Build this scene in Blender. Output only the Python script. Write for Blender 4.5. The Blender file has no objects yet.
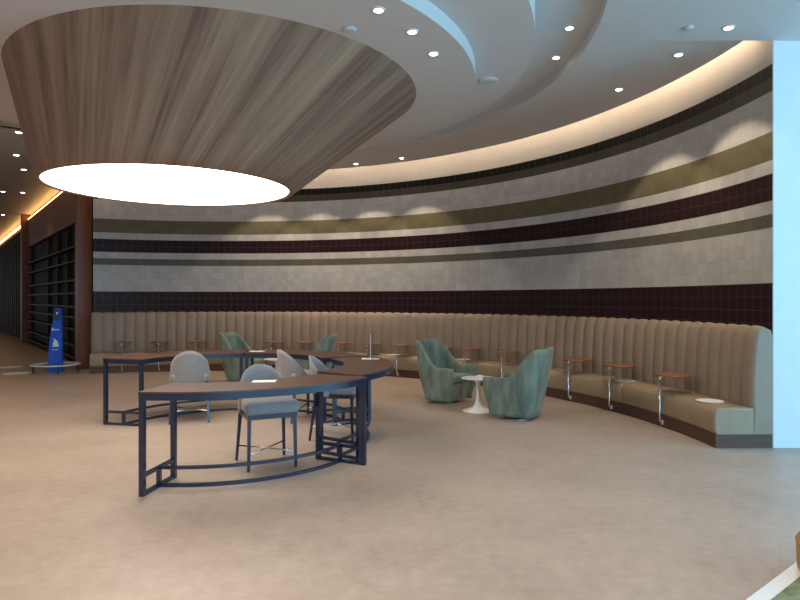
import bpy, bmesh, math, random
from mathutils import Vector, Matrix
C = bpy.context.scene.collection
PI = math.pi
def rad(a): return a*PI/180

# ------------------------------------------------------------------ camera, light, exposure
cam_data = bpy.data.cameras.new('camera'); cam = bpy.data.objects.new('camera', cam_data); C.objects.link(cam)
cam.location = (0, 0, 1.6); cam.rotation_euler = (PI/2, 0, 0)
cam_data.sensor_width = 36; cam_data.lens = 620/800*36; cam_data.clip_end = 200
cam_data.shift_y = -0.001
bpy.context.scene.camera = cam
vs = bpy.context.scene.view_settings
vs.view_transform = 'Standard'; vs.look = 'None'; vs.gamma = 1; vs.exposure = 0.62; vs.use_curve_mapping = False
w = bpy.data.worlds.new('world'); bpy.context.scene.world = w; w.use_nodes = True
w.node_tree.nodes['Background'].inputs[0].default_value = (0.85, 0.86, 0.88, 1)
w.node_tree.nodes['Background'].inputs[1].default_value = 0.34

def lamp(kind, name, loc, rot, power, color, **kw):
    d = bpy.data.lights.new(name, kind); d.energy = power*(1.5 if name == 'floor_fill' else 1); d.color = color
    for k, v in kw.items(): setattr(d, k, v)
    o = bpy.data.objects.new(name, d); C.objects.link(o); o.location = loc; o.rotation_euler = rot
    return o
# daylight through the glass front behind the camera, to its right
lamp('AREA', 'daylight', (8.7, 1.4, 2.1), (rad(90), 0, rad(90)), 420, (0.22, 0.66, 1.0), shape='RECTANGLE', size=9.5, size_y=3.8)
lamp('AREA', 'daylight_behind', (4.5, -4.8, 2.2), (rad(90), 0, rad(10)), 330, (0.30, 0.64, 1.0), shape='RECTANGLE', size=8, size_y=3.6)
# unseen fill spots added to brighten the front and left floor, out of frame
for x, y, p in ((-3.6, 1.6, 150), (-1.2, 2.2, 150), (1.2, 2.0, 120), (-5.2, 4.2, 190), (-7.6, 8.2, 150), (.2, 3.6, 60)):
    lamp('SPOT', 'floor_fill', (x, y, 4.36), (0, 0, 0), p, (1, .84, .66), spot_size=rad(120), spot_blend=.9, shadow_soft_size=.12)

# ------------------------------------------------------------------ node materials
def lin(r, g, b):
    f = lambda c: (c/255/12.92) if c/255 <= .04045 else ((c/255+.055)/1.055)**2.4
    return (f(r), f(g), f(b), 1)
def mat(name, col, rough=.6, metal=0, spec=.5, noise=0, nscale=8, bump=0, bscale=60, sheen=0, stretch=(1,1,1), coord='Object', coat=0):
    m = bpy.data.materials.new(name); m.use_nodes = True
    nt = m.node_tree; b = nt.nodes['Principled BSDF']
    b.inputs['Base Color'].default_value = col; b.inputs['Roughness'].default_value = rough
    b.inputs['Metallic'].default_value = metal; b.inputs['Specular IOR Level'].default_value = spec
    if sheen: b.inputs['Sheen Weight'].default_value = sheen; b.inputs['Sheen Roughness'].default_value = .4
    if coat: b.inputs['Coat Weight'].default_value = coat; b.inputs['Coat Roughness'].default_value = .15
    tc = nt.nodes.new('ShaderNodeTexCoord'); mp = nt.nodes.new('ShaderNodeMapping')
    mp.inputs['Scale'].default_value = stretch
    nt.links.new(tc.outputs[coord], mp.inputs[0])
    n = nt.nodes.new('ShaderNodeTexNoise'); n.inputs['Scale'].default_value = nscale; n.inputs['Detail'].default_value = 6
    nt.links.new(mp.outputs[0], n.inputs['Vector'])
    mx = nt.nodes.new('ShaderNodeMix'); mx.data_type = 'RGBA'
    k = noise
    mx.inputs[6].default_value = tuple(c*(1-k) for c in col[:3])+(1,)
    mx.inputs[7].default_value = tuple(min(1, c*(1+k)) for c in col[:3])+(1,)
    mr = nt.nodes.new('ShaderNodeMapRange'); mr.inputs[1].default_value = .3; mr.inputs[2].default_value = .7
    nt.links.new(n.outputs[0], mr.inputs[0]); nt.links.new(mr.outputs[0], mx.inputs[0])
    nt.links.new(mx.outputs[2], b.inputs['Base Color'])
    if bump:
        n2 = nt.nodes.new('ShaderNodeTexNoise'); n2.inputs['Scale'].default_value = bscale; n2.inputs['Detail'].default_value = 4
        nt.links.new(mp.outputs[0], n2.inputs['Vector'])
        bp = nt.nodes.new('ShaderNodeBump'); bp.inputs['Strength'].default_value = bump; bp.inputs['Distance'].default_value = .01
        nt.links.new(n2.outputs[0], bp.inputs['Height']); nt.links.new(bp.outputs[0], b.inputs['Normal'])
    return m
def emit(name, col, s):
    m = bpy.data.materials.new(name); m.use_nodes = True; nt = m.node_tree; nt.nodes.clear()
    e = nt.nodes.new('ShaderNodeEmission'); e.inputs[0].default_value = col; e.inputs[1].default_value = s
    o = nt.nodes.new('ShaderNodeOutputMaterial'); nt.links.new(e.outputs[0], o.inputs[0]); return m

M = {}
M['ceil'] = mat('ceiling_paint', (.62, .585, .56, 1), .75, noise=.02)
M['pier'] = mat('pier_paint', (.72, .75, .77, 1), .6, noise=.02)
M['top_wall'] = mat('cove_paint', (.50, .47, .44, 1), .8, noise=.03)
M['black_metal'] = mat('navy_black_metal', (.003, .0115, .036, 1), .24, spec=.75, noise=.15, coat=.25)
M['table_wood'] = mat('table_walnut', lin(92, 62, 50), .42, noise=.3, nscale=5, stretch=(1, 9, 9), bump=.1, spec=.4)
M['fabric'] = mat('grey_beige_fabric', lin(142, 136, 134), .9, noise=.08, nscale=40, bump=.4, bscale=300, sheen=.3)
M['velvet'] = mat('green_velvet', lin(110, 120, 104), .7, noise=.42, nscale=3.4, stretch=(3, 3, .8), sheen=.35, bump=.5, bscale=4)
M['leather'] = mat('beige_leather', lin(152, 131, 112), .5, noise=.06, nscale=3, bump=.15, bscale=90, spec=.4)
M['leather_seat'] = mat('beige_leather_seat', lin(160, 138, 112), .45, noise=.07, nscale=3, bump=.15, bscale=90, spec=.4)
M['plinth'] = mat('plinth_wood', lin(86, 58, 42), .5, noise=.25, nscale=4, stretch=(1, 1, 8))
M['disc_wood'] = mat('orange_beech', lin(146, 92, 62), .4, noise=.15, nscale=6, stretch=(1, 8, 1))
M['chrome'] = mat('chrome', (.75, .75, .76, 1), .18, metal=1)
M['white'] = mat('white_lacquer', (.85, .84, .82, 1), .3, noise=.01)
M['paper'] = mat('white_paper', (.86, .85, .82, 1), .7, noise=.01)
M['red_wood'] = mat('portal_wood', lin(128, 70, 38), .45, noise=.2, nscale=4, stretch=(6, 6, .6))
M['dark_panel'] = mat('dark_glass_panel', (.009, .006, .005, 1), .6, spec=.08, noise=.4, nscale=1.2, stretch=(3, 3, .6))
M['cladding'] = mat('dark_cladding', (.016, .011, .009, 1), .6, spec=.12, noise=.3)
M['slat'] = mat('slat_wood', lin(52, 32, 23), .55, spec=.2, noise=.2)
M['blue'] = mat('blue_plastic', lin(18, 92, 205), .35, noise=.08)
M['teal'] = mat('teal_plastic', lin(20, 70, 100), .35, noise=.05)
M['logo'] = mat('logo_white', (.8, .88, .95, 1), .5)
M['tan'] = mat('tan_leather', lin(176, 128, 66), .5, noise=.1)
M['carpet'] = mat('green_carpet', lin(132, 138, 106), .95, noise=.35, nscale=14, bump=.6, bscale=200)
M['strip'] = mat('white_floor_strip', (.8, .8, .78, 1), .5, noise=.02)
M['detector'] = mat('detector_plastic', (.56, .54, .52, 1), .5)
M['slot'] = mat('vent_dark', (.05, .045, .04, 1), .6)
M['glow'] = emit('luminous_ceiling', (1, .91, .78, 1), 4.4)
M['spot'] = emit('downlight_lens', (1, .92, .8, 1), 9)
M['off'] = mat('unlit_lens', (.62, .56, .5, 1), .4)
M['led'] = emit('cove_strip', (1, .80, .56, 1), 30)
M['amber'] = emit('amber_strip', (1, .55, .18, 1), 5)

# floor: mottled beige sheet with faint large tiles
m = bpy.data.materials.new('beige_floor'); m.use_nodes = True; nt = m.node_tree; b = nt.nodes['Principled BSDF']
tc = nt.nodes.new('ShaderNodeTexCoord')
n1 = nt.nodes.new('ShaderNodeTexNoise'); n1.inputs['Scale'].default_value = 1.1; n1.inputs['Detail'].default_value = 8; n1.inputs['Roughness'].default_value = .65
n2 = nt.nodes.new('ShaderNodeTexNoise'); n2.inputs['Scale'].default_value = 9; n2.inputs['Detail'].default_value = 8; n2.inputs['Roughness'].default_value = .7
br = nt.nodes.new('ShaderNodeTexBrick'); br.offset = .5
br.inputs['Color1'].default_value = (1, 1, 1, 1); br.inputs['Color2'].default_value = (.93, .93, .93, 1); br.inputs['Mortar'].default_value = (.86, .86, .86, 1)
br.inputs['Scale'].default_value = 1; br.inputs['Mortar Size'].default_value = .004; br.inputs['Brick Width'].default_value = 1.2; br.inputs['Row Height'].default_value = .6
mp = nt.nodes.new('ShaderNodeMapping'); mp.inputs['Rotation'].default_value = (0, 0, .55)
nt.links.new(tc.outputs['Object'], mp.inputs[0]); nt.links.new(mp.outputs[0], br.inputs['Vector'])
nt.links.new(tc.outputs['Object'], n1.inputs['Vector']); nt.links.new(tc.outputs['Object'], n2.inputs['Vector'])
ad = nt.nodes.new('ShaderNodeMath'); ad.operation = 'ADD'; nt.links.new(n1.outputs[0], ad.inputs[0]); nt.links.new(n2.outputs[0], ad.inputs[1])
mr = nt.nodes.new('ShaderNodeMapRange'); mr.inputs[1].default_value = .7; mr.inputs[2].default_value = 1.3; nt.links.new(ad.outputs[0], mr.inputs[0])
mx = nt.nodes.new('ShaderNodeMix'); mx.data_type = 'RGBA'; mx.inputs[6].default_value = lin(161, 141, 127); mx.inputs[7].default_value = lin(187, 167, 152)
nt.links.new(mr.outputs[0], mx.inputs[0])
ml = nt.nodes.new('ShaderNodeMix'); ml.data_type = 'RGBA'; ml.blend_type = 'MULTIPLY'; ml.inputs[0].default_value = .5
nt.links.new(mx.outputs[2], ml.inputs[6]); nt.links.new(br.outputs['Color'], ml.inputs[7]); nt.links.new(ml.outputs[2], b.inputs['Base Color'])
b.inputs['Roughness'].default_value = .42; b.inputs['Specular IOR Level'].default_value = .35
M['floor'] = m

# tiled wall: u = tiles along the arc, v = tile rows (v=0 at the lower edge of the white field over the maroon band)
m = bpy.data.materials.new('striped_tiles'); m.use_nodes = True; nt = m.node_tree; b = nt.nodes['Principled BSDF']
def math_node(op, a, bb=None):
    n = nt.nodes.new('ShaderNodeMath'); n.operation = op
    for i, v in enumerate((a, bb)):
        if v is None: continue
        if isinstance(v, (int, float)): n.inputs[i].default_value = v
        else: nt.links.new(v, n.inputs[i])
    return n.outputs[0]
uv = nt.nodes.new('ShaderNodeUVMap'); uv.uv_map = 'UVMap'
sx = nt.nodes.new('ShaderNodeSeparateXYZ'); nt.links.new(uv.outputs[0], sx.inputs[0])
U, V = sx.outputs[0], sx.outputs[1]
cr = nt.nodes.new('ShaderNodeValToRGB'); cr.color_ramp.interpolation = 'CONSTANT'
white, maroon, olive, dolive, black = (.43, .41, .385, 1), (.019, .0045, .0065, 1), (.128, .106, .062, 1), (.055, .052, .038, 1), (.002, .0017, .0017, 1)
bands = [(-12, maroon), (0, white), (4, (.105, .098, .073, 1)), (5, white), (6, maroon), (8, white), (9, olive), (11, white), (14, dolive), (15, black)]
els = cr.color_ramp.elements
while len(els) > 1: els.remove(els[-1])
els[0].position = 0; els[0].color = maroon
for k, c in bands[1:]:
    e = els.new((k+12)/28); e.color = c
nt.links.new(math_node('DIVIDE', math_node('ADD', V, 12.0), 28.0), cr.inputs[0])
cu, cv = math_node('FLOOR', U), math_node('FLOOR', V)
cb = nt.nodes.new('ShaderNodeCombineXYZ'); nt.links.new(cu, cb.inputs[0]); nt.links.new(cv, cb.inputs[1])
wn = nt.nodes.new('ShaderNodeTexWhiteNoise'); wn.noise_dimensions = '2D'; nt.links.new(cb.outputs[0], wn.inputs['Vector'])
nz = nt.nodes.new('ShaderNodeTexNoise'); nz.inputs['Scale'].default_value = 1.3; nz.inputs['Detail'].default_value = 5; nt.links.new(uv.outputs[0], nz.inputs['Vector'])
vary = math_node('ADD', math_node('MULTIPLY', wn.outputs[0], .16), math_node('MULTIPLY', nz.outputs[0], .3))
vary = math_node('ADD', vary, .77)
sc = nt.nodes.new('ShaderNodeVectorMath'); sc.operation = 'SCALE'
nt.links.new(cr.outputs[0], sc.inputs[0]); nt.links.new(vary, sc.inputs['Scale'])
fu, fv = math_node('FRACT', U), math_node('FRACT', V)
du = math_node('MINIMUM', fu, math_node('SUBTRACT', 1.0, fu)); dv = math_node('MINIMUM', fv, math_node('SUBTRACT', 1.0, fv))
g = math_node('LESS_THAN', math_node('MINIMUM', du, dv), .028)
g = math_node('MULTIPLY', g, math_node('LESS_THAN', V, 16.0))
bw = nt.nodes.new('ShaderNodeRGBToBW'); nt.links.new(cr.outputs[0], bw.inputs[0]); isw = math_node('GREATER_THAN', bw.outputs[0], .09)
gm = nt.nodes.new('ShaderNodeMix'); gm.data_type = 'RGBA'; gm.inputs[7].default_value = (.10, .08, .075, 1)
nt.links.new(math_node('MULTIPLY', g, math_node('ADD', math_node('MULTIPLY', isw, -.36), .5)), gm.inputs[0]); nt.links.new(sc.outputs[0], gm.inputs[6]); nt.links.new(gm.outputs[2], b.inputs['Base Color'])
b.inputs['Roughness'].default_value = .36; b.inputs['Specular IOR Level'].default_value = .22
bp = nt.nodes.new('ShaderNodeBump'); bp.inputs['Strength'].default_value = .15; bp.inputs['Distance'].default_value = .005
hh = math_node('ADD', math_node('MULTIPLY', wn.outputs[0], .3), math_node('MULTIPLY', nz.outputs[0], .5)); hh = math_node('SUBTRACT', hh, math_node('MULTIPLY', g, .6))
nt.links.new(hh, bp.inputs['Height']); nt.links.new(bp.outputs[0], b.inputs['Normal'])
M['tiles'] = m

# veneer of the big drum: streaks follow its slope (u = angle, v = height)
m = bpy.data.materials.new('drum_veneer'); m.use_nodes = True; nt = m.node_tree; b = nt.nodes['Principled BSDF']
uv = nt.nodes.new('ShaderNodeUVMap'); uv.uv_map = 'UVMap'
sx = nt.nodes.new('ShaderNodeSeparateXYZ'); nt.links.new(uv.outputs[0], sx.inputs[0]); U, V = sx.outputs[0], sx.outputs[1]
def streak(su, sv, off=0):
    c = nt.nodes.new('ShaderNodeCombineXYZ'); nt.links.new(math_node('MULTIPLY', U, su), c.inputs[0]); nt.links.new(math_node('MULTIPLY', V, sv), c.inputs[1]); c.inputs[2].default_value = off
    n = nt.nodes.new('ShaderNodeTexNoise'); n.inputs['Scale'].default_value = 1; n.inputs['Detail'].default_value = 5; n.inputs['Roughness'].default_value = .6
    nt.links.new(c.outputs[0], n.inputs['Vector']); return n.outputs[0]
pl = math_node('FLOOR', math_node('MULTIPLY', U, 62.0))
row = math_node('FLOOR', math_node('MULTIPLY', math_node('ADD', V, math_node('MULTIPLY', pl, .37)), 2.0))
c2 = nt.nodes.new('ShaderNodeCombineXYZ'); nt.links.new(pl, c2.inputs[0]); nt.links.new(row, c2.inputs[1])
wn = nt.nodes.new('ShaderNodeTexWhiteNoise'); wn.noise_dimensions = '2D'; nt.links.new(c2.outputs[0], wn.inputs['Vector'])
t = math_node('ADD', math_node('MULTIPLY', streak(70, .35), .62), math_node('MULTIPLY', streak(360, 2, 5), .35))
t = math_node('ADD', t, math_node('MULTIPLY', wn.outputs[0], .035))
r = nt.nodes.new('ShaderNodeValToRGB'); r.color_ramp.elements[0].position = .38; r.color_ramp.elements[0].color = lin(113, 85, 69)
r.color_ramp.elements[1].position = .78; r.color_ramp.elements[1].color = lin(184, 150, 122)
nt.links.new(t, r.inputs[0]); nt.links.new(r.outputs[0], b.inputs['Base Color']); b.inputs['Roughness'].default_value = .55; b.inputs['Specular IOR Level'].default_value = .3
M['veneer'] = m

# ------------------------------------------------------------------ mesh helpers
def obj(name, bm, m, parent=None, smooth=False, loc=None):
    me = bpy.data.meshes.new(name)
    bmesh.ops.recalc_face_normals(bm, faces=bm.faces[:])
    bm.to_mesh(me); bm.free()
    for x in (m if isinstance(m, list) else [m]): me.materials.append(x)
    if smooth:
        for p in me.polygons: p.use_smooth = len(p.vertices) <= 4
    o = bpy.data.objects.new(name, me); C.objects.link(o)
    if parent: o.parent = parent
    if loc: o.location = loc
    return o
def thing(name, label, cat, loc=(0, 0, 0), rz=0, group=None):
    o = bpy.data.objects.new(name, None); C.objects.link(o); o.location = loc; o.rotation_euler = (0, 0, rz); o.empty_display_size = .1
    return tag(o, label, cat, group)
def tag(o, label, cat, group=None):
    o['label'] = label; o['category'] = cat
    if group: o['group'] = group
    return o
def struct(o): o['kind'] = 'structure'; return o
def copy_tree(o, parent=None):
    c = o.copy(); C.objects.link(c); c.parent = parent
    for ch in list(o.children): copy_tree(ch, c)
    return c
def box(bm, x0, x1, y0, y1, z0, z1, bev=0, seg=2, mtx=None):
    r = bmesh.ops.create_cube(bm, size=1)['verts']
    for v in r: v.co = Vector((x0+(v.co.x+.5)*(x1-x0), y0+(v.co.y+.5)*(y1-y0), z0+(v.co.z+.5)*(z1-z0)))
    if mtx: bmesh.ops.transform(bm, matrix=mtx, verts=r)
    if bev:
        es = list({e for v in r for e in v.link_edges})
        bmesh.ops.bevel(bm, geom=es, offset=bev, segments=seg, affect='EDGES', profile=.5)
    return bm
def tube(bm, pts, r, n=10, r_end=None):
    pts = [Vector(p) for p in pts]; rings = []
    for i, p in enumerate(pts):
        d = (pts[min(i+1, len(pts)-1)]-pts[max(i-1, 0)]).normalized()
        up = Vector((0, 0, 1)) if abs(d.z) < .9 else Vector((1, 0, 0))
        a = d.cross(up).normalized(); bb = d.cross(a).normalized()
        rr = r if r_end is None else r+(r_end-r)*i/(len(pts)-1)
        rings.append([bm.verts.new(p+a*rr*math.cos(2*PI*k/n)+bb*rr*math.sin(2*PI*k/n)) for k in range(n)])
    for i in range(len(rings)-1):
        for k in range(n): bm.faces.new((rings[i][k], rings[i][(k+1) % n], rings[i+1][(k+1) % n], rings[i+1][k]))
    bm.faces.new(rings[0]); bm.faces.new(rings[-1][::-1])
    return bm
def lathe(bm, prof, n=40, cx=0, cy=0):
    rings = []
    for r, z in prof:
        rings.append([bm.verts.new((cx+max(r, 1e-4)*math.cos(2*PI*k/n), cy+max(r, 1e-4)*math.sin(2*PI*k/n), z)) for k in range(n)])
    for i in range(len(rings)-1):
        for k in range(n): bm.faces.new((rings[i][k], rings[i][(k+1) % n], rings[i+1][(k+1) % n], rings[i+1][k]))
    bm.faces.new(rings[0]); bm.faces.new(rings[-1])
    return bm
def prism(bm, poly, z0, z1):
    a = [bm.verts.new((x, y, z0)) for x, y in poly]; c = [bm.verts.new((x, y, z1)) for x, y in poly]
    n = len(poly); bm.faces.new(a); bm.faces.new(c[::-1])
    for k in range(n): bm.faces.new((a[k], a[(k+1) % n], c[(k+1) % n], c[k]))
    return bm
def clip(poly, a, bb, c):      # keep a*x+b*y+c >= 0
    out = []
    for i in range(len(poly)):
        p, q = poly[i], poly[(i+1) % len(poly)]
        dp, dq = a*p[0]+bb*p[1]+c, a*q[0]+bb*q[1]+c
        if dp >= 0: out.append(p)
        if (dp >= 0) != (dq >= 0):
            t = dp/(dp-dq); out.append((p[0]+(q[0]-p[0])*t, p[1]+(q[1]-p[1])*t))
    return out
def circ(cx, cy, r, n=160): return [(cx+r*math.cos(2*PI*k/n), cy+r*math.sin(2*PI*k/n)) for k in range(n)]
def sweep_arc(bm, cx, cy, prof, a0, a1, n, closed=True, rfun=None):
    """sweep a closed (r,z) profile along an arc; angles in degrees"""
    rings = []
    for i in range(n+1):
        a = rad(a0+(a1-a0)*i/n); ring = []
        for j, (r, z) in enumerate(prof):
            if rfun: r, z = rfun(i/n, j, r, z)
            ring.append(bm.verts.new((cx+r*math.cos(a), cy+r*math.sin(a), z)))
        rings.append(ring)
    k = len(prof)
    for i in range(n):
        for j in range(k if closed else k-1):
            bm.faces.new((rings[i][j], rings[i][(j+1) % k], rings[i+1][(j+1) % k], rings[i+1][j]))
    if closed: bm.faces.new(rings[0][::-1]); bm.faces.new(rings[-1])
    return bm

# ------------------------------------------------------------------ setting
WC = (-3.86, 6.58); WR = 7.87; T = .148; ZR = 1.771
bm = bmesh.new(); box(bm, -42, 9, -7, 48, -.1, 0); struct(obj('floor', bm, M['floor']))

# curved tiled wall, 0.15 m thick
bm = bmesh.new(); uvl = bm.loops.layers.uv.new('UVMap')
a0, a1, n = .66, 112.4, 220
zs = [0, ZR+16*T, 4.72]
cols = []
for i in range(n+1):
    a = a0+(a1-a0)*i/n; c, s = math.cos(rad(a)), math.sin(rad(a))
    cols.append([bm.verts.new((WC[0]+WR*c, WC[1]+WR*s, z)) for z in zs]+[bm.verts.new((WC[0]+(WR+.15)*c, WC[1]+(WR+.15)*s, z)) for z in (4.72, 0)])
for i in range(n):
    for j in range(5):
        k = (j+1) % 5
        f = bm.faces.new((cols[i][j], cols[i+1][j], cols[i+1][k], cols[i][k])); f.material_index = 0 if j == 0 else 1
        for lp, (ii, jj) in zip(f.loops, ((i, j), (i+1, j), (i+1, k), (i, k))):
            zz = (zs+[4.72, 0])[jj]
            lp[uvl].uv = (rad(a0+(a1-a0)*ii/n)*WR/T, (zz-ZR)/T)
bm.faces.new(cols[0]).material_index = 1; bm.faces.new(cols[-1]).material_index = 1
struct(obj('wall_back', bm, [M['tiles'], M['top_wall']], smooth=False))
bm = bmesh.new(); box(bm, 4.02, 9, 6.67, 7.0, 0, 4.38); struct(obj('wall_right', bm, M['pier']))

# ceiling: high soffit and the stepped discs hanging below it
LEFT = (1, .49, 0)
bm = bmesh.new(); box(bm, -42, 9, -7, 48, 4.72, 4.8); struct(obj('ceiling', bm, M['ceil']))
def tier(name, poly, z0, z1):
    bm = bmesh.new(); prism(bm, poly, z0, z1); return struct(obj(name, bm, M['ceil']))
def holed(name, outer, hole, z0, z1):
    bm = bmesh.new(); lay = []
    for z in (z0, z1):
        edges = []; rings = []
        for poly in (outer, hole):
            v = [bm.verts.new((x, y, z)) for x, y in poly]; rings.append(v)
            edges += [bm.edges.new((v[k], v[(k+1) % len(v)])) for k in range(len(v))]
        bmesh.ops.triangle_fill(bm, edges=edges, use_beauty=True); lay.append(rings)
    for q in (0, 1):
        a, c = lay[0][q], lay[1][q]
        for k in range(len(a)): bm.faces.new((a[k], a[(k+1) % len(a)], c[(k+1) % len(a)], c[k]))
    return struct(obj(name, bm, M['ceil']))
def dense(poly, step=.5):
    out = []
    for k in range(len(poly)):
        p, q = poly[k], poly[(k+1) % len(poly)]; n = max(1, int(math.hypot(q[0]-p[0], q[1]-p[1])/step))
        out += [(p[0]+(q[0]-p[0])*t/n, p[1]+(q[1]-p[1])*t/n) for t in range(n)]
    return out
recess = clip(circ(-3.24, 6.95, 5.30, 240), 1, .45, 0)
soffit = clip(circ(-3.95, 6.2, 7.75, 240), *LEFT)
half = clip(clip(circ(-3.5, 6.5, 6.19, 240), 0, 1, -6.67), *LEFT)
k0 = min(range(len(half)), key=lambda k: (half[k][1] > 6.6701, -half[k][0]))      # the corner on y = 6.67 farthest right
half = half[k0:]+half[:k0]
front = [(-14, -7), (9, -7), (9, 6.67)]+half+[(-14, 6.67)]
holed('trim_2', front, recess, 4.38, 4.44)
# outer soffit ring with the same recess cut out
ring_out = [p for p in soffit]
hole2 = clip(circ(-3.24, 6.95, 5.32, 240), 1, .455, 0)
holed('trim_1', ring_out, hole2, 4.4405, 4.456)
tier('trim_4', clip(circ(-3.24, 6.95, 5.6, 240), *LEFT), 4.50, 4.52)
bm = bmesh.new(); n = len(recess)
v0 = [bm.verts.new((x, y, 4.44)) for x, y in recess]; v1 = [bm.verts.new((x, y, 4.50)) for x, y in recess]
cx, cy = -3.0, 6.9
w0 = [bm.verts.new((cx+(x-cx)*1.008, cy+(y-cy)*1.008, 4.44)) for x, y in recess]; w1 = [bm.verts.new((cx+(x-cx)*1.008, cy+(y-cy)*1.008, 4.50)) for x, y in recess]
for k in range(n):
    l = (k+1) % n
    bm.faces.new((v0[k], v0[l], v1[l], v1[k])); bm.faces.new((w0[k], w0[l], w1[l], w1[k])); bm.faces.new((v0[k], v0[l], w0[l], w0[k])); bm.faces.new((v1[k], v1[l], w1[l], w1[k]))
struct(obj('trim_3', bm, M['ceil']))
tier('trim_5', clip(circ(-2.99, 6.9, 4.39, 240), *LEFT), 4.16, 4.50)
tier('trim_6', circ(-2.38, 7.2, 3.23, 240), 4.02, 4.16)
# support rim between soffit and high ceiling, set back from the cove
bm = bmesh.new(); sweep_arc(bm, -3.95, 6.2, [(7.0, 4.456), (7.05, 4.456), (7.05, 4.72), (7.0, 4.72)], 4, 112, 120); struct(obj('trim_7', bm, M['ceil']))
# LED strip lying on the edge of the soffit
bm = bmesh.new(); sweep_arc(bm, -3.95, 6.2, [(7.70, 4.457), (7.74, 4.457), (7.74, 4.467), (7.70, 4.467)], 4.5, 112, 160)
tag(obj('cove_light_strip', bm, M['led']), 'warm white light strip in the cove along the top of the curved tiled wall', 'light strip')

# ------------------------------------------------------------------ big wood drum with luminous disc
TC, TR, TZ = (-2.05, 7.33), 2.24, 4.02
BC, BR, BZ = (-2.69, 7.33), 1.41, 2.905
drum = thing('drum_light', 'huge tapered wood-clad ceiling drum with a glowing round white underside', 'ceiling light', (BC[0], BC[1], BZ))
bm = bmesh.new(); uvl = bm.loops.layers.uv.new('UVMap'); n = 128; rows = 8; g = []
for j in range(rows+1):
    t = j/rows
    cx, cy, r, z = BC[0]+(TC[0]-BC[0])*t, BC[1]+(TC[1]-BC[1])*t, BR+(TR-BR)*t, BZ+(TZ-BZ)*t
    g.append([bm.verts.new((cx+r*math.cos(2*PI*k/n)-BC[0], cy+r*math.sin(2*PI*k/n)-BC[1], z-BZ)) for k in range(n)])
for j in range(rows):
    for k in range(n):
        f = bm.faces.new((g[j][k], g[j][(k+1) % n], g[j+1][(k+1) % n], g[j+1][k]))
        for lp, (kk, jj) in zip(f.loops, ((k, j), (k+1, j), (k+1, j+1), (k, j+1))): lp[uvl].uv = (kk/n, jj/rows)
# lower lip
lip = [bm.verts.new(((BR-.05)*math.cos(2*PI*k/n), (BR-.05)*math.sin(2*PI*k/n), 0)) for k in range(n)]
lip2 = [bm.verts.new(((BR-.05)*math.cos(2*PI*k/n), (BR-.05)*math.sin(2*PI*k/n), .05)) for k in range(n)]
for k in range(n):
    for A, B in ((g[0], lip), (lip, lip2)):
        f = bm.faces.new((A[k], A[(k+1) % n], B[(k+1) % n], B[k]))
        for lp in f.loops: lp[uvl].uv = (k/n, 0)
obj('wood_cladding', bm, M['veneer'], drum, smooth=True)
bm = bmesh.new(); lathe(bm, [(BR-.052, .012), (BR-.052, .03)], 96); obj('luminous_panel', bm, M['glow'], drum)

# ------------------------------------------------------------------ downlights
def downlight(x, y, z, label, on=True, r=.055, power=0, size=86, group='recessed downlights'):
    r *= .76
    t = thing('downlight', label, 'downlight', (x, y, z), 0, group)
    bm = bmesh.new(); lathe(bm, [(r+.018, 0), (r+.018, -.008), (r, -.01), (r, 0)], 24); obj('trim_ring', bm, M['detector'] if not on else M['white'], t)
    bm = bmesh.new(); lathe(bm, [(r, -.011), (r, -.003)], 24); obj('lens', bm, M['spot'] if on else M['off'], t)
    if power:
        lamp('SPOT', 'downlight_beam', (x, y, z-.03), (0, 0, 0), power, (1, .84, .62), spot_size=rad(size), spot_blend=.25, shadow_soft_size=.04)
def arcpt(a, r): return WC[0]+r*math.cos(rad(a)), WC[1]+r*math.sin(rad(a))
downlight(-.18, 5.18, 4.02, 'lit downlight in the inner ceiling disc, nearest to the top edge beside the wood drum', power=10, r=.05)
downlight(.11, 5.60, 4.02, 'lit downlight in the inner ceiling disc, middle one of three right of the wood drum', power=10, r=.05)
downlight(.33, 6.10, 4.02, 'lit downlight in the inner ceiling disc, lowest of three right of the wood drum', power=10, r=.05)
downlight(1.81, 6.62, 4.50, 'lit downlight in the middle ceiling ring, upper one of the pair', power=0, r=.05)
downlight(1.87, 7.43, 4.50, 'lit downlight in the middle ceiling ring, lower one of the pair', power=0, r=.05)
downlight(3.36, 6.34, 4.38, 'lit downlight in the flat front ceiling near the pale blue pier', power=10, r=.055)
WW = 75
downlight(3.23, 7.19, 4.44, 'lit downlight in the brownish soffit closest to the pier', power=WW, r=.055, size=93)
downlight(2.96, 8.38, 4.44, 'lit downlight in the brownish soffit, second from the pier', power=WW, r=.055, size=93)
downlight(1.15, 10.58, 4.44, 'unlit downlight in the brownish soffit above the right armchairs', on=False, r=.05)
x, y = arcpt(56.5, 7.05); downlight(x, y, 4.44, 'small lit downlight by the cove, right one of the two beside the drum', power=WW, size=92)
x, y = arcpt(65.4, 7.05); downlight(x, y, 4.44, 'small lit downlight by the cove, left one of the two beside the drum', power=WW, size=92)
for a, sd in ((75, 'right'), (84, 'left')):
    x, y = arcpt(a, 7.05); downlight(x, y, 4.44, 'lit downlight near the cove hidden behind the wood drum, %s one' % sd, power=WW, size=92, group='downlights behind the drum')
for (x, y), lb in zip([(-7.12, 11.58), (-8.29, 13.4), (-9.04, 14.9), (-11.5, 17.96), (-11.03, 18.13), (-14.65, 22.88)],
        ['corridor ceiling downlight left of the drum, highest in the picture', 'corridor ceiling downlight left of the drum, second from top', 'corridor ceiling downlight left of the drum touching its lower rim', 'bright corridor downlight at the left picture edge above the amber cove', 'corridor downlight just under the drum rim above the amber cove', 'farthest corridor downlight at the left picture edge']):
    downlight(x, y, 4.72, lb, power=14, r=.07, group='corridor downlights')
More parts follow.
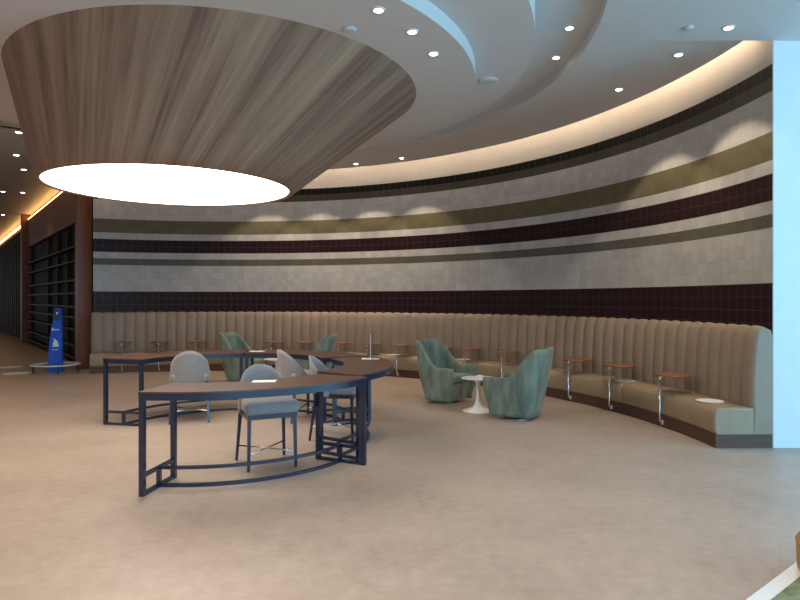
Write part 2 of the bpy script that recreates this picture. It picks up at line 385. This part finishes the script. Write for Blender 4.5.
for x, y, z, r, lb in [(-.45, 5.55, 4.02, .06, 'round smoke detector on the inner ceiling disc close to the wood drum'), (1.03, 7.25, 4.16, .11, 'flat round ceiling speaker on the second ceiling ring'), (2.95, 6.34, 4.38, .05, 'small sensor on the flat front ceiling left of the downlight by the pier')]:
    bm = bmesh.new(); lathe(bm, [(r, 0), (r, -.012), (r*.8, -.022), (r*.4, -.026), (.001, -.026)], 28)
    tag(obj('ceiling_speaker' if r > .1 else 'smoke_detector', bm, M['detector'], smooth=False, loc=(x, y, z)), lb, 'detector' if r < .1 else 'speaker')
vt = thing('air_vent', 'dark narrow air vent slot in the ceiling left of the drum', 'vent', (-7.12, 11.17, 4.72), .6)
bm = bmesh.new(); box(bm, -.45, .45, -.07, .07, -.012, -.002); obj('vent_slot', bm, M['slot'], vt)
bm = bmesh.new(); [box(bm, *q) for q in ((-.48, .48, -.09, -.07, -.018, 0), (-.48, .48, .07, .09, -.018, 0), (-.48, -.45, -.07, .07, -.018, 0), (.45, .48, -.07, .07, -.018, 0))]; obj('vent_frame', bm, M['detector'], vt)

# ------------------------------------------------------------------ left wooden portal wall running back into the corridor
P0 = Vector((-7.32, 14.35, 0)); PD = Vector((-.604, .797, 0)); ang = math.atan2(PD.y, PD.x)
PM = Matrix.Translation(P0) @ Matrix.Rotation(ang, 4, 'Z')     # local x runs along the wall, local y>0 is the corridor side
def pb(name, m, boxes, parent=None, bev=0):
    bm = bmesh.new()
    for q in boxes: box(bm, *q, bev=bev)
    o = obj(name, bm, m, parent)
    if not parent: o.matrix_world = PM
    return o
# the corridor side faces the camera's left: that is local +y
struct(pb('wall_left', M['dark_panel'], [(-.1, 34, -.45, -.15, 0, 4.72)]))
screen = thing('slatted_screen', 'dark wooden screen of horizontal slats between two reddish posts', 'screen', P0, ang)
for i, (x0, x1) in enumerate(((-.12, .12), (10.6, 10.95))):
    pb('post', M['red_wood'], [(x0, x1, -.15, .16, 0, 4.72)], screen)
pb('top_panel', M['red_wood'], [(.12, 10.6, -.14, -.02, 3.5, 4.5)], screen)
for z in (.16, .455, .855, 1.155, 1.415, 1.75, 2.07, 2.54, 2.9):
    pb('slat', M['slat'], [(.12, 10.6, -.12, .02, z-.025, z+.02)], screen)
for x in (2.6, 4.2, 6.0):
    pb('upright', M['slat'], [(x-.03, x+.03, -.14, -.06, 0, 3.5)], screen)
cl = thing('corridor_cladding', 'dark vertical timber cladding along the corridor beyond the screen', 'wall panel', P0+PD*10.95, ang)
for i in range(26):
    pb('board', M['cladding'], [(.05+i*.85, .05+i*.85+.5, -.14, -.02, 0, 4.3)], cl)
bm = bmesh.new(); box(bm, 1.5, 30, -.12, -.04, 4.52, 4.56); o = obj('amber_cove_strip', bm, M['amber']); o.matrix_world = PM
tag(o, 'amber light strip glowing along the top of the corridor wall', 'light strip')

# ------------------------------------------------------------------ banquette along the curved wall
bench = thing('banquette', 'long curved beige leather banquette with a channel-tufted back along the tiled wall', 'bench', (0, 0, 0))
A0, A1 = 0.62, 112.6; NCH = 68
prof = [(7.255, .148), (7.24, .18), (7.235, .30), (7.245, .375), (7.27, .41), (7.32, .428), (7.45, .432), (7.66, .428), (7.66, .148)]
nseat = 7
for i in range(nseat):
    s0, s1 = A0+(A1-A0)*i/nseat, A0+(A1-A0)*(i+1)/nseat
    bm = bmesh.new()
    def rf(t, j, r, z, N=40):
        e = min(t, 1-t)*N/ .6
        if e < 1: return (7.45+(r-7.45)*(.90+.10*math.sqrt(max(0, 1-(1-e)**2))), .29+(z-.29)*(.88+.12*math.sqrt(max(0, 1-(1-e)**2))))
        return r, z
    rings = []
    ts = [0, .003, .008, .015]+[.015+.97*k/24 for k in range(1, 24)]+[.985, .992, .997, 1]
    for t in ts:
        a = rad(s0+(s1-s0)*t); e = min(1, min(t, 1-t)/.015); q = math.sqrt(1-(1-e)**2); ring = []
        for r, z in prof:
            rr = 7.66+(r-7.66)*(.955+.045*q) ; zz = .148+(z-.148)*(.93+.07*q)
            ring.append(bm.verts.new((WC[0]+rr*math.cos(a), WC[1]+rr*math.sin(a), zz)))
        rings.append(ring)
    k = len(prof)
    for p in range(len(rings)-1):
        for j in range(k): bm.faces.new((rings[p][j], rings[p][(j+1) % k], rings[p+1][(j+1) % k], rings[p+1][j]))
    bm.faces.new(rings[0]); bm.faces.new(rings[-1])
    o = obj('seat_cushion', bm, M['leather_seat'], bench, smooth=True)
# channelled back
bprof = [(7.665, .40), (7.655, .50), (7.66, .75), (7.675, 1.0), (7.695, 1.2), (7.712, 1.262), (7.735, 1.292), (7.765, 1.305), (7.80, 1.295), (7.845, 1.27), (7.866, 1.2), (7.866, .148), (7.665, .148)]
bm = bmesh.new(); SN = 8; rings = []
for i in range(NCH*SN+1):
    a = rad(A0+(A1-A0)*i/(NCH*SN)); t = (i % SN)/SN; q = math.sqrt(max(0, 1-(2*t-1)**2)); ring = []
    for j, (r, z) in enumerate(bprof):
        w_ = 1 if j <= 8 else 0
        if j <= 4: rr, zz = r+.018-.044*q**.75, z
        elif j <= 8: rr, zz = r+(.010-.018*q)*(1-(j-4)/5), z-.012+.022*q
        else: rr, zz = r, z
        if j == 8: zz = z-.012+.02*q
        ring.append(bm.verts.new((WC[0]+rr*math.cos(a), WC[1]+rr*math.sin(a), zz)))
    rings.append(ring)
k = len(bprof)
for p in range(len(rings)-1):
    for j in range(k): bm.faces.new((rings[p][j], rings[p][(j+1) % k], rings[p+1][(j+1) % k], rings[p+1][j]))
bm.faces.new(rings[0]); bm.faces.new(rings[-1])
obj('backrest', bm, M['leather'], bench, smooth=True)
bm = bmesh.new()
npl = 14
for i in range(npl):
    s0, s1 = A0+(A1-A0)*i/npl+(.03 if i else 0), A0+(A1-A0)*(i+1)/npl-.03
    sweep_arc(bm, WC[0], WC[1], [(7.25, 0), (7.25, .147), (7.866, .147), (7.866, 0)], s0, s1, 12)
obj('plinth', bm, M['plinth'], bench)

# ------------------------------------------------------------------ swing tables on the banquette
def ang_for_px(px, r):
    k = (px-400)/620; best = None
    for i in range(0, 1130):
        a = i/10; x, y = arcpt(a, r); e = abs(x/y-k)
        if best is None or e < best[0]: best = (e, a)
    return best[1]
def swing_table():
    t = thing('swing_table', '', 'side table', (0, 0, 0), 0, 'round wooden swing tables along the banquette')
    bm = bmesh.new(); lathe(bm, [(.195, .640), (.205, .646), (.205, .656), (.198, .662), (.001, .662)], 40); o = obj('table_top', bm, M['disc_wood'], t, loc=(.17, 0, 0))
    bm = bmesh.new(); tube(bm, [(0, 0, .632), (0, 0, .12), (.004, 0, .09), (.016, 0, .07), (.035, 0, .062), (.06, 0, .06)], .013, 12); obj('pole', bm, M['chrome'], t, smooth=True)
    bm = bmesh.new(); lathe(bm, [(.02, .60), (.02, .632), (.06, .636), (.06, .640)], 20); obj('top_plate', bm, M['chrome'], t)
    bm = bmesh.new(); tube(bm, [(.045, 0, .035), (.045, 0, .09)], .024, 14); obj('pivot', bm, M['chrome'], t)
    return t
px_tab = [672.5, 619.5, 577, 508, 470, 445, 401, 371, 341.5, 304, 274, 198, 160, 122.5]
lbls = ['round wooden swing table nearest the pier end of the banquette',
        'orange-brown swing table second from the pier, next to a white seat disc',
        'reddish swing table on the banquette, first to the right of the blue-green armchair',
        'dim swing table on the banquette directly above the white pedestal table',
        'dim swing table behind the front of the left velvet armchair',
        'swing table mostly hidden behind the raised back of the left velvet armchair',
        'swing table left of the velvet armchair, just right of the bar counter end',
        'swing table right behind the upright clear card holder on the counter',
        'swing table just right of the far teal armchair',
        'swing table just left of the far teal armchair',
        'swing table behind the paper on the rear counter, right of the pale green armchair',
        'third swing table from the left end of the banquette',
        'second swing table from the left end of the banquette',
        'leftmost swing table on the banquette']
st0 = swing_table()
for i, (px, lb) in enumerate(zip(px_tab, lbls)):
    t = st0 if i == 0 else copy_tree(st0)
    a = ang_for_px(px, 7.37); x, y = arcpt(a, 7.20)
    t.location = (x, y, 0); t.rotation_euler = (0, 0, rad(a)); t['label'] = lb
for px, lb, rr in [(710, 'white round sticker on the banquette seat nearest the pier', 7.44), (625, 'white round sticker on the seat behind the second swing table', 7.44), (463, 'white round sticker on the seat behind the left velvet armchair', 7.44), (394, 'white round sticker on the seat right of the bar counter end', 7.44)]:
    x, y = arcpt(ang_for_px(px, rr), rr)
    bm = bmesh.new(); lathe(bm, [(.15, 0), (.15, .003)], 32)
    tag(obj('seat_sticker', bm, M['paper'], loc=(x, y, .433)), lb, 'sticker', 'white distancing stickers on the banquette')

# ------------------------------------------------------------------ curved counter tables (four 72 degree modules)
def arc_poly(r0, r1, a0, a1, n=28):
    return [(r1*math.cos(rad(a0+(a1-a0)*i/n)), r1*math.sin(rad(a0+(a1-a0)*i/n))) for i in range(n+1)] + \
           [(r0*math.cos(rad(a1-(a1-a0)*i/n)), r0*math.sin(rad(a1-(a1-a0)*i/n))) for i in range(n+1)]
def counter(cx, cy, a0, a1, label):
    am = rad((a0+a1)/2)
    t = thing('curved_counter_table', label, 'table', (cx, cy, 0), 0, 'curved counter table sections')
    H = .85; RO, RI = 1.745, 1.195; g = .35
    bm = bmesh.new(); sweep_arc(bm, 0, 0, [(RI-.01, H-.012), (RI-.01, H), (RO+.01, H), (RO+.01, H-.012)], a0+g*.6, a1-g*.6, 30); obj('table_top', bm, M['table_wood'], t)
    bm = bmesh.new()
    sweep_arc(bm, 0, 0, [(RO-.02, H-.07), (RO-.02, H-.0125), (RO+.008, H-.0125), (RO+.008, H-.07)], a0+g, a1-g, 30)
    sweep_arc(bm, 0, 0, [(RI, H-.07), (RI, H-.0125), (RI+.03, H-.0125), (RI+.03, H-.07)], a0+g, a1-g, 24)
    obj('apron', bm, M['black_metal'], t)
    L = .042
    for a, sgn in ((a0, 1), (a1, -1)):
        R = Matrix.Rotation(rad(a), 4, 'Z')
        y0, y1 = (.012, .012+L) if sgn > 0 else (-.012-L, -.012)
        for r in (RO-L+.008, RI):
            bm = bmesh.new(); box(bm, r, r+L, y0, y1, 0, H-.07, mtx=R); obj('leg', bm, M['black_metal'], t)
        for z0, z1 in ((0, .028), (.15, .178), (H-.07, H-.0125)):
            bm = bmesh.new(); box(bm, RI+L, RO-L+.008, y0+.004, y1-.004, z0, z1, mtx=R); obj('end_bar', bm, M['black_metal'], t)
        rm = (RI+RO)/2; bm = bmesh.new(); box(bm, rm-.017, rm+.017, y0+.004, y1-.004, .028, .15, mtx=R); obj('end_post', bm, M['black_metal'], t)
    rm = (RI+RO)/2; da = math.degrees(.05/rm)
    for z in (.002, .151):
        bm = bmesh.new(); sweep_arc(bm, 0, 0, [(rm-.015, z), (rm-.015, z+.027), (rm+.015, z+.027), (rm+.015, z)], a0+da, a1-da, 30)
        obj('foot_rail', bm, M['black_metal'], t)
    return t
counter(-1.90, 6.76, -97.5, -25.5, 'front section of the curved counter table, its open left end nearest the camera')
counter(-1.83, 7.15, -36, 36, 'right-hand section of the curved counter table, with a clear upright card holder')
counter(-2.08, 7.50, 23.5, 95, 'rear right section of the curved counter table behind the beige chair')
counter(-2.08, 7.50, 95.5, 167, 'rear left section of the curved counter table, ending left above the open floor')

# papers on the counter
def paper(x, y, rz, label, w=.21, d=.15):
    bm = bmesh.new(); box(bm, -w/2, w/2, -d/2, d/2, 0, .002)
    o = obj('paper_sheet', bm, M['paper'], loc=(x, y, .8505)); o.rotation_euler.z = rz
    return tag(o, label, 'paper', 'white paper notices on the counter')
paper(-1.24, 5.66, .12, 'white paper notice lying on the front counter section above the blue-lit chair')
paper(-2.05, 8.92, -.1, 'small white paper notice lying on the rear counter section', w=.2)
ph = thing('card_holder', 'clear acrylic upright card holder on a white base on the right counter section', 'card holder', (-.37, 7.78, .8505), .0475)
bm = bmesh.new(); box(bm, -.11, .11, -.07, .07, 0, .004); obj('base', bm, M['paper'], ph)
bm = bmesh.new(); box(bm, -.003, .003, -.06, .06, .004, .30); obj('upright_panel', bm, M['white'], ph)

# ------------------------------------------------------------------ counter chairs
def bar_chair():
    t = thing('counter_chair', '', 'chair', (0, 0, 0), 0, 'grey upholstered counter chairs')     # faces +y
    bm = bmesh.new(); box(bm, -.255, .255, -.23, .27, .52, .64, bev=.04, seg=4)
    for v in bm.verts:
        if v.co.z > .6: v.co.z += .012*(1-(v.co.x/.255)**2)
        if v.co.y < 0: v.co.x *= 1-.10*(-v.co.y/.2)
    obj('seat', bm, M['fabric'], t, smooth=True)
    bm = bmesh.new(); box(bm, -.235, .235, -.21, .25, .48, .525); obj('seat_frame', bm, M['black_metal'], t)
    # curved back shell
    bm = bmesh.new(); nu, nv = 28, 8; outer, inner = [], []
    for i in range(nu+1):
        u = -1+2*i/nu; a = u*rad(98)
        top = .60+.335*max(0.0, math.cos(u*PI/2))**.9
        ro, ri = [], []
        for j in range(nv+1):
            v = j/nv; z = .50+(top-.50)*v
            lean = .05*v
            for lst, off in ((ro, .0), (ri, -.035)):
                e = off if 0 < j < nv else off*.55
                zz = z+(0.0 if j < nv else (.006 if off == 0 else .006))
                x = (.262+e-.018*v)*math.sin(a); y = -.06-(.215+e+lean)*math.cos(a)
                lst.append(bm.verts.new((x, y, zz)))
        outer.append(ro); inner.append(ri)
    for i in range(nu):
        for j in range(nv):
            bm.faces.new((outer[i][j], outer[i+1][j], outer[i+1][j+1], outer[i][j+1]))
            bm.faces.new((inner[i][j], inner[i][j+1], inner[i+1][j+1], inner[i+1][j]))
        bm.faces.new((outer[i][nv], outer[i+1][nv], inner[i+1][nv], inner[i][nv]))
        bm.faces.new((outer[i][0], inner[i][0], inner[i+1][0], outer[i+1][0]))
    for i in (0, nu):
        for j in range(nv): bm.faces.new((outer[i][j], outer[i][j+1], inner[i][j+1], inner[i][j]))
    obj('backrest', bm, M['fabric'], t, smooth=True)
    for sx in (-1, 1):
        for yy, yb in ((.225, .235), (-.19, -.255)):
            bm = bmesh.new(); q = .017
            a_ = [(sx*.215-q, yy-q), (sx*.215+q, yy-q), (sx*.215+q, yy+q), (sx*.215-q, yy+q)]; p = .012
            xb = sx*(.225 if yy > 0 else .24)
            c_ = [(xb-p, yb-p), (xb+p, yb-p), (xb+p, yb+p), (xb-p, yb+p)]
            A = [bm.verts.new((x, y, .482)) for x, y in a_]; B = [bm.verts.new((x, y, 0)) for x, y in c_]
            bm.faces.new(A); bm.faces.new(B[::-1])
            for k in range(4): bm.faces.new((A[k], A[(k+1) % 4], B[(k+1) % 4], B[k]))
            obj('leg', bm, M['black_metal'], t)
    for sx in (-1, 1):
        bm = bmesh.new(); tube(bm, [(-sx*.222, .23, .15), (sx*.233, -.24, .15)], .008, 8); obj('cross_bar', bm, M['chrome'], t, smooth=True)
    return t
def face(dx, dy): return math.atan2(dy, dx)-PI/2
ch = bar_chair()
spots = [(-1.30, 6.04, (.43, -.90), 'grey upholstered chair in front, seat facing the camera under the front counter section'),
         (-.74, 7.22, (.99, -.12), 'grey upholstered chair facing the right counter section beside the double legs'),
         (-1.33, 8.30, (.80, .60), 'beige-looking chair turned away, its rounded back left of the small blue-lit chair back'),
         (-2.78, 8.22, (-.28, .96), 'leftmost grey chair with its rounded back to the camera at the rear left counter section')]
for i, (x, y, d, lb) in enumerate(spots):
    t = ch if i == 0 else copy_tree(ch)
    t.location = (x, y, 0); t.rotation_euler = (0, 0, face(*d)); t['label'] = lb

# ------------------------------------------------------------------ velvet armchairs
def smooth01(t): t = max(0, min(1, t)); return t*t*(3-2*t)
def armchair():
    t = thing('velvet_armchair', '', 'armchair', (0, 0, 0), 0, 'green velvet armchairs')     # faces +y
    # path of the shell in plan (unit footprint), from right front round the back to left front
    path = []
    W, F, B, rc = .36, .34, -.33, .17
    for k in range(9): path.append((W, F-(F-(B+rc))*k/9))
    for k in range(9): a = -PI/2*k/8; path.append((W-rc+rc*math.cos(a), B+rc+rc*math.sin(a)))
    half = path+[(W-rc-(W-rc)*k/5, B) for k in range(1, 6)]
    full = half+[(-x, y) for x, y in half[-2::-1]]
    nv = 12
    def ring(px, py, off):
        # height of the upper edge
        back = smooth01((-py+.02)/.27)
        top = .555+.385*back
        pts = []
        L = math.hypot(px, py)
        for j in range(nv+1):
            v = j/nv; z = .045+(top-.045)*v
            s = .80+.20*smooth01(z/.5)
            x, y = px*s, py*s+(.02 if py > 0 else 0)
            upper = max(0, z-.42)
            x *= 1-.30*upper*back
            y -= upper*.15*back+max(0, z-.1)*.05*back
            # inward offset
            nx, ny = (-px/L, -py/L)
            e = off if 0 < j < nv else off*.75
            pts.append((x+nx*e, y+ny*e, z+(.0 if j < nv else .008)))
        return pts
    bm = bmesh.new(); O = [[bm.verts.new(p) for p in ring(x, y, 0)] for x, y in full]; I = [[bm.verts.new(p) for p in ring(x, y, .06)] for x, y in full]
    n = len(full)
    for i in range(n-1):
        for j in range(nv):
            bm.faces.new((O[i][j], O[i+1][j], O[i+1][j+1], O[i][j+1])); bm.faces.new((I[i][j], I[i][j+1], I[i+1][j+1], I[i+1][j]))
        bm.faces.new((O[i][nv], O[i+1][nv], I[i+1][nv], I[i][nv])); bm.faces.new((O[i][0], I[i][0], I[i+1][0], O[i+1][0]))
    for i in (0, n-1):
        for j in range(nv): bm.faces.new((O[i][j], O[i][j+1], I[i][j+1], I[i][j]))
    obj('shell', bm, M['velvet'], t, smooth=True)
    # seat base and cushion
    bm = bmesh.new(); box(bm, -.27, .27, -.24, .275, .05, .33, bev=.03, seg=3)
    for v in bm.verts:
        s = .90+.12*smooth01(v.co.z/.35); v.co.x *= s; v.co.y *= s
    obj('seat_base', bm, M['velvet'], t, smooth=True)
    bm = bmesh.new(); box(bm, -.285, .285, -.30, .315, .335, .435, bev=.04, seg=4); obj('seat_cushion', bm, M['velvet'], t, smooth=True)
    bm = bmesh.new(); lathe(bm, [(.22, 0), (.22, .010), (.05, .02), (.04, .05)], 32); obj('swivel_base', bm, M['chrome'], t)
    return t
ac = armchair()
aspots = [(1.60, 8.42, (-.84, .50), 'velvet armchair seen from behind, its back lit blue, right of the white pedestal table'),
          (.72, 9.68, (.80, -.60), 'green velvet armchair facing the camera side, left of the near white pedestal table'),
          (-3.02, 12.0, (.95, -.25), 'pale green velvet armchair far behind the counter, seen left of the rear paper notice'),
          (-1.62, 11.4, (-.95, .10), 'teal-looking velvet armchair far behind the counter, facing left towards the pale green one')]
for i, (x, y, d, lb) in enumerate(aspots):
    t = ac if i == 0 else copy_tree(ac)
    t.location = (x, y, 0); t.rotation_euler = (0, 0, face(*d)); t['label'] = lb

def tulip(x, y, label):
    t = thing('pedestal_table', label, 'side table', (x, y, 0), 0, 'round white pedestal tables')
    bm = bmesh.new(); lathe(bm, [(.001, .455), (.18, .457), (.24, .466), (.245, .472), (.24, .476), (.001, .476)], 48); obj('table_top', bm, M['white'], t, smooth=False)
    bm = bmesh.new(); lathe(bm, [(.225, 0), (.225, .008), (.20, .016), (.14, .030), (.085, .055), (.05, .10), (.034, .16), (.028, .24), (.028, .34), (.036, .41), (.07, .45), (.09, .456)], 40); obj('pedestal', bm, M['white'], t, smooth=True)
tulip(1.12, 8.88, 'round white pedestal table between the two near velvet armchairs')
tulip(-2.32, 11.7, 'round white pedestal table between the two far armchairs, seen under the rear counter')
bm = bmesh.new(); box(bm, -.035, .035, -.02, .02, 0, .035, bev=.008); tag(obj('napkin_holder', bm, M['white'], loc=(1.15, 8.90, .4765)), 'tiny white holder standing on the near white pedestal table', 'holder')

# ------------------------------------------------------------------ blue display stand with a ring
bs = thing('display_stand', 'tall blue curved display stand with white emblem inside a low white ring', 'display stand', (-7.56, 13.62, 0), rad(29-14))
outl = [(-.13, 0), (.13, 0), (.135, .5), (.13, .9), (.125, 1.2), (.11, 1.38), (.06, 1.41), (-.01, 1.40), (-.03, 1.30), (-.03, 1.15), (-.06, 1.02), (-.09, .85), (-.115, .65), (-.13, .4)]
def extr(bm, outl, y0, y1):
    a = [bm.verts.new((x, y0, z)) for x, z in outl]; c = [bm.verts.new((x, y1, z)) for x, z in outl]
    bm.faces.new(a); bm.faces.new(c[::-1]); n = len(a)
    for k in range(n): bm.faces.new((a[k], a[(k+1) % n], c[(k+1) % n], c[k]))
    return bm
bm = extr(bmesh.new(), outl, -.07, .07); obj('body', bm, M['blue'], bs)
bm = extr(bmesh.new(), [(-.035, 1.14), (.10, 1.14), (.10, 1.36), (.06, 1.39), (-.005, 1.385), (-.025, 1.30)], -.078, -.068); obj('screen', bm, M['teal'], bs)
bm = extr(bmesh.new(), [(-.055, .56), (.075, .56), (.07, .62), (.045, .69), (.0, .73), (-.04, .74), (-.01, .70), (-.035, .66), (-.045, .60), (-.03, .585)], -.078, -.069)
obj('emblem', bm, M['logo'], bs)
bm = bmesh.new()
for x0, x1 in ((-.06, -.02), (-.01, .02), (.03, .06)): box(bm, x0, x1, -.078, -.069, .49, .505)
for x0, x1 in ((-.07, -.04), (-.035, .0), (.01, .03), (.04, .08)): box(bm, x0, x1, -.078, -.069, .92, .945)
box(bm, -.055, -.03, -.078, -.069, .925, .975); box(bm, .03, .06, -.084, -.077, 1.27, 1.32)
obj('small_marks', bm, M['logo'], bs)
# open ring
bm = bmesh.new(); sweep_arc(bm, 0, 0, [(.38, .155), (.48, .155), (.50, .165), (.49, .18), (.38, .18)], 0, 359.99, 56); obj('ring', bm, M['white'], bs)
for a in (20, 110, 200, 290):
    x, y = .43*math.cos(rad(a)), .43*math.sin(rad(a)); bm = bmesh.new(); tube(bm, [(x, y, 0), (x, y, .156)], .02, 10); obj('ring_foot', bm, M['slot'], bs)

# floor stickers, strip, carpet, stool
for x, y, r, lb in ((-8.28, 13.4, .27, 'white oval floor sticker left of the blue stand, the nearer one'), (-9.2, 14.6, .27, 'white floor sticker left of the blue stand, the farther one')):
    bm = bmesh.new(); lathe(bm, [(r, 0), (r, .002)], 36); tag(obj('floor_sticker', bm, M['paper'], loc=(x, y, .0005)), lb, 'sticker', 'white floor stickers')
d = Vector((.77, .638, 0)).normalized(); nrm = Vector((d.y, -d.x, 0)); p = Vector((1.843, 3.296, 0)); e0 = p-d*4; e1 = p+d*3
def quad_slab(name, m, a, bb, off0, off1, h):
    q = [a+nrm*off0, bb+nrm*off0, bb+nrm*off1, a+nrm*off1]; bm = bmesh.new(); prism(bm, [(v.x, v.y) for v in q], 0.0005, h); return obj(name, bm, m)
struct(quad_slab('trim_8', M['strip'], e0, e1, 0, .085, .006))
o = struct(quad_slab('trim_9', M['carpet'], e0, e1, .086, 3.0, .008))
sl = thing('tan_stool', 'sliver of a low tan upholstered stool at the right edge on the green carpet', 'stool', (2.51, 3.46, .008))
bm = bmesh.new(); lathe(bm, [(.20, 0), (.235, .02), (.25, .06), (.255, .16), (.25, .22), (.23, .255), (.001, .27)], 40); obj('upholstery', bm, M['tan'], sl, smooth=True)
bm = bmesh.new(); sweep_arc(bm, 0, 0, [(.252, .2), (.258, .205), (.258, .212), (.252, .215)], 0, 359.9, 40); obj('piping', bm, M['tan'], sl)
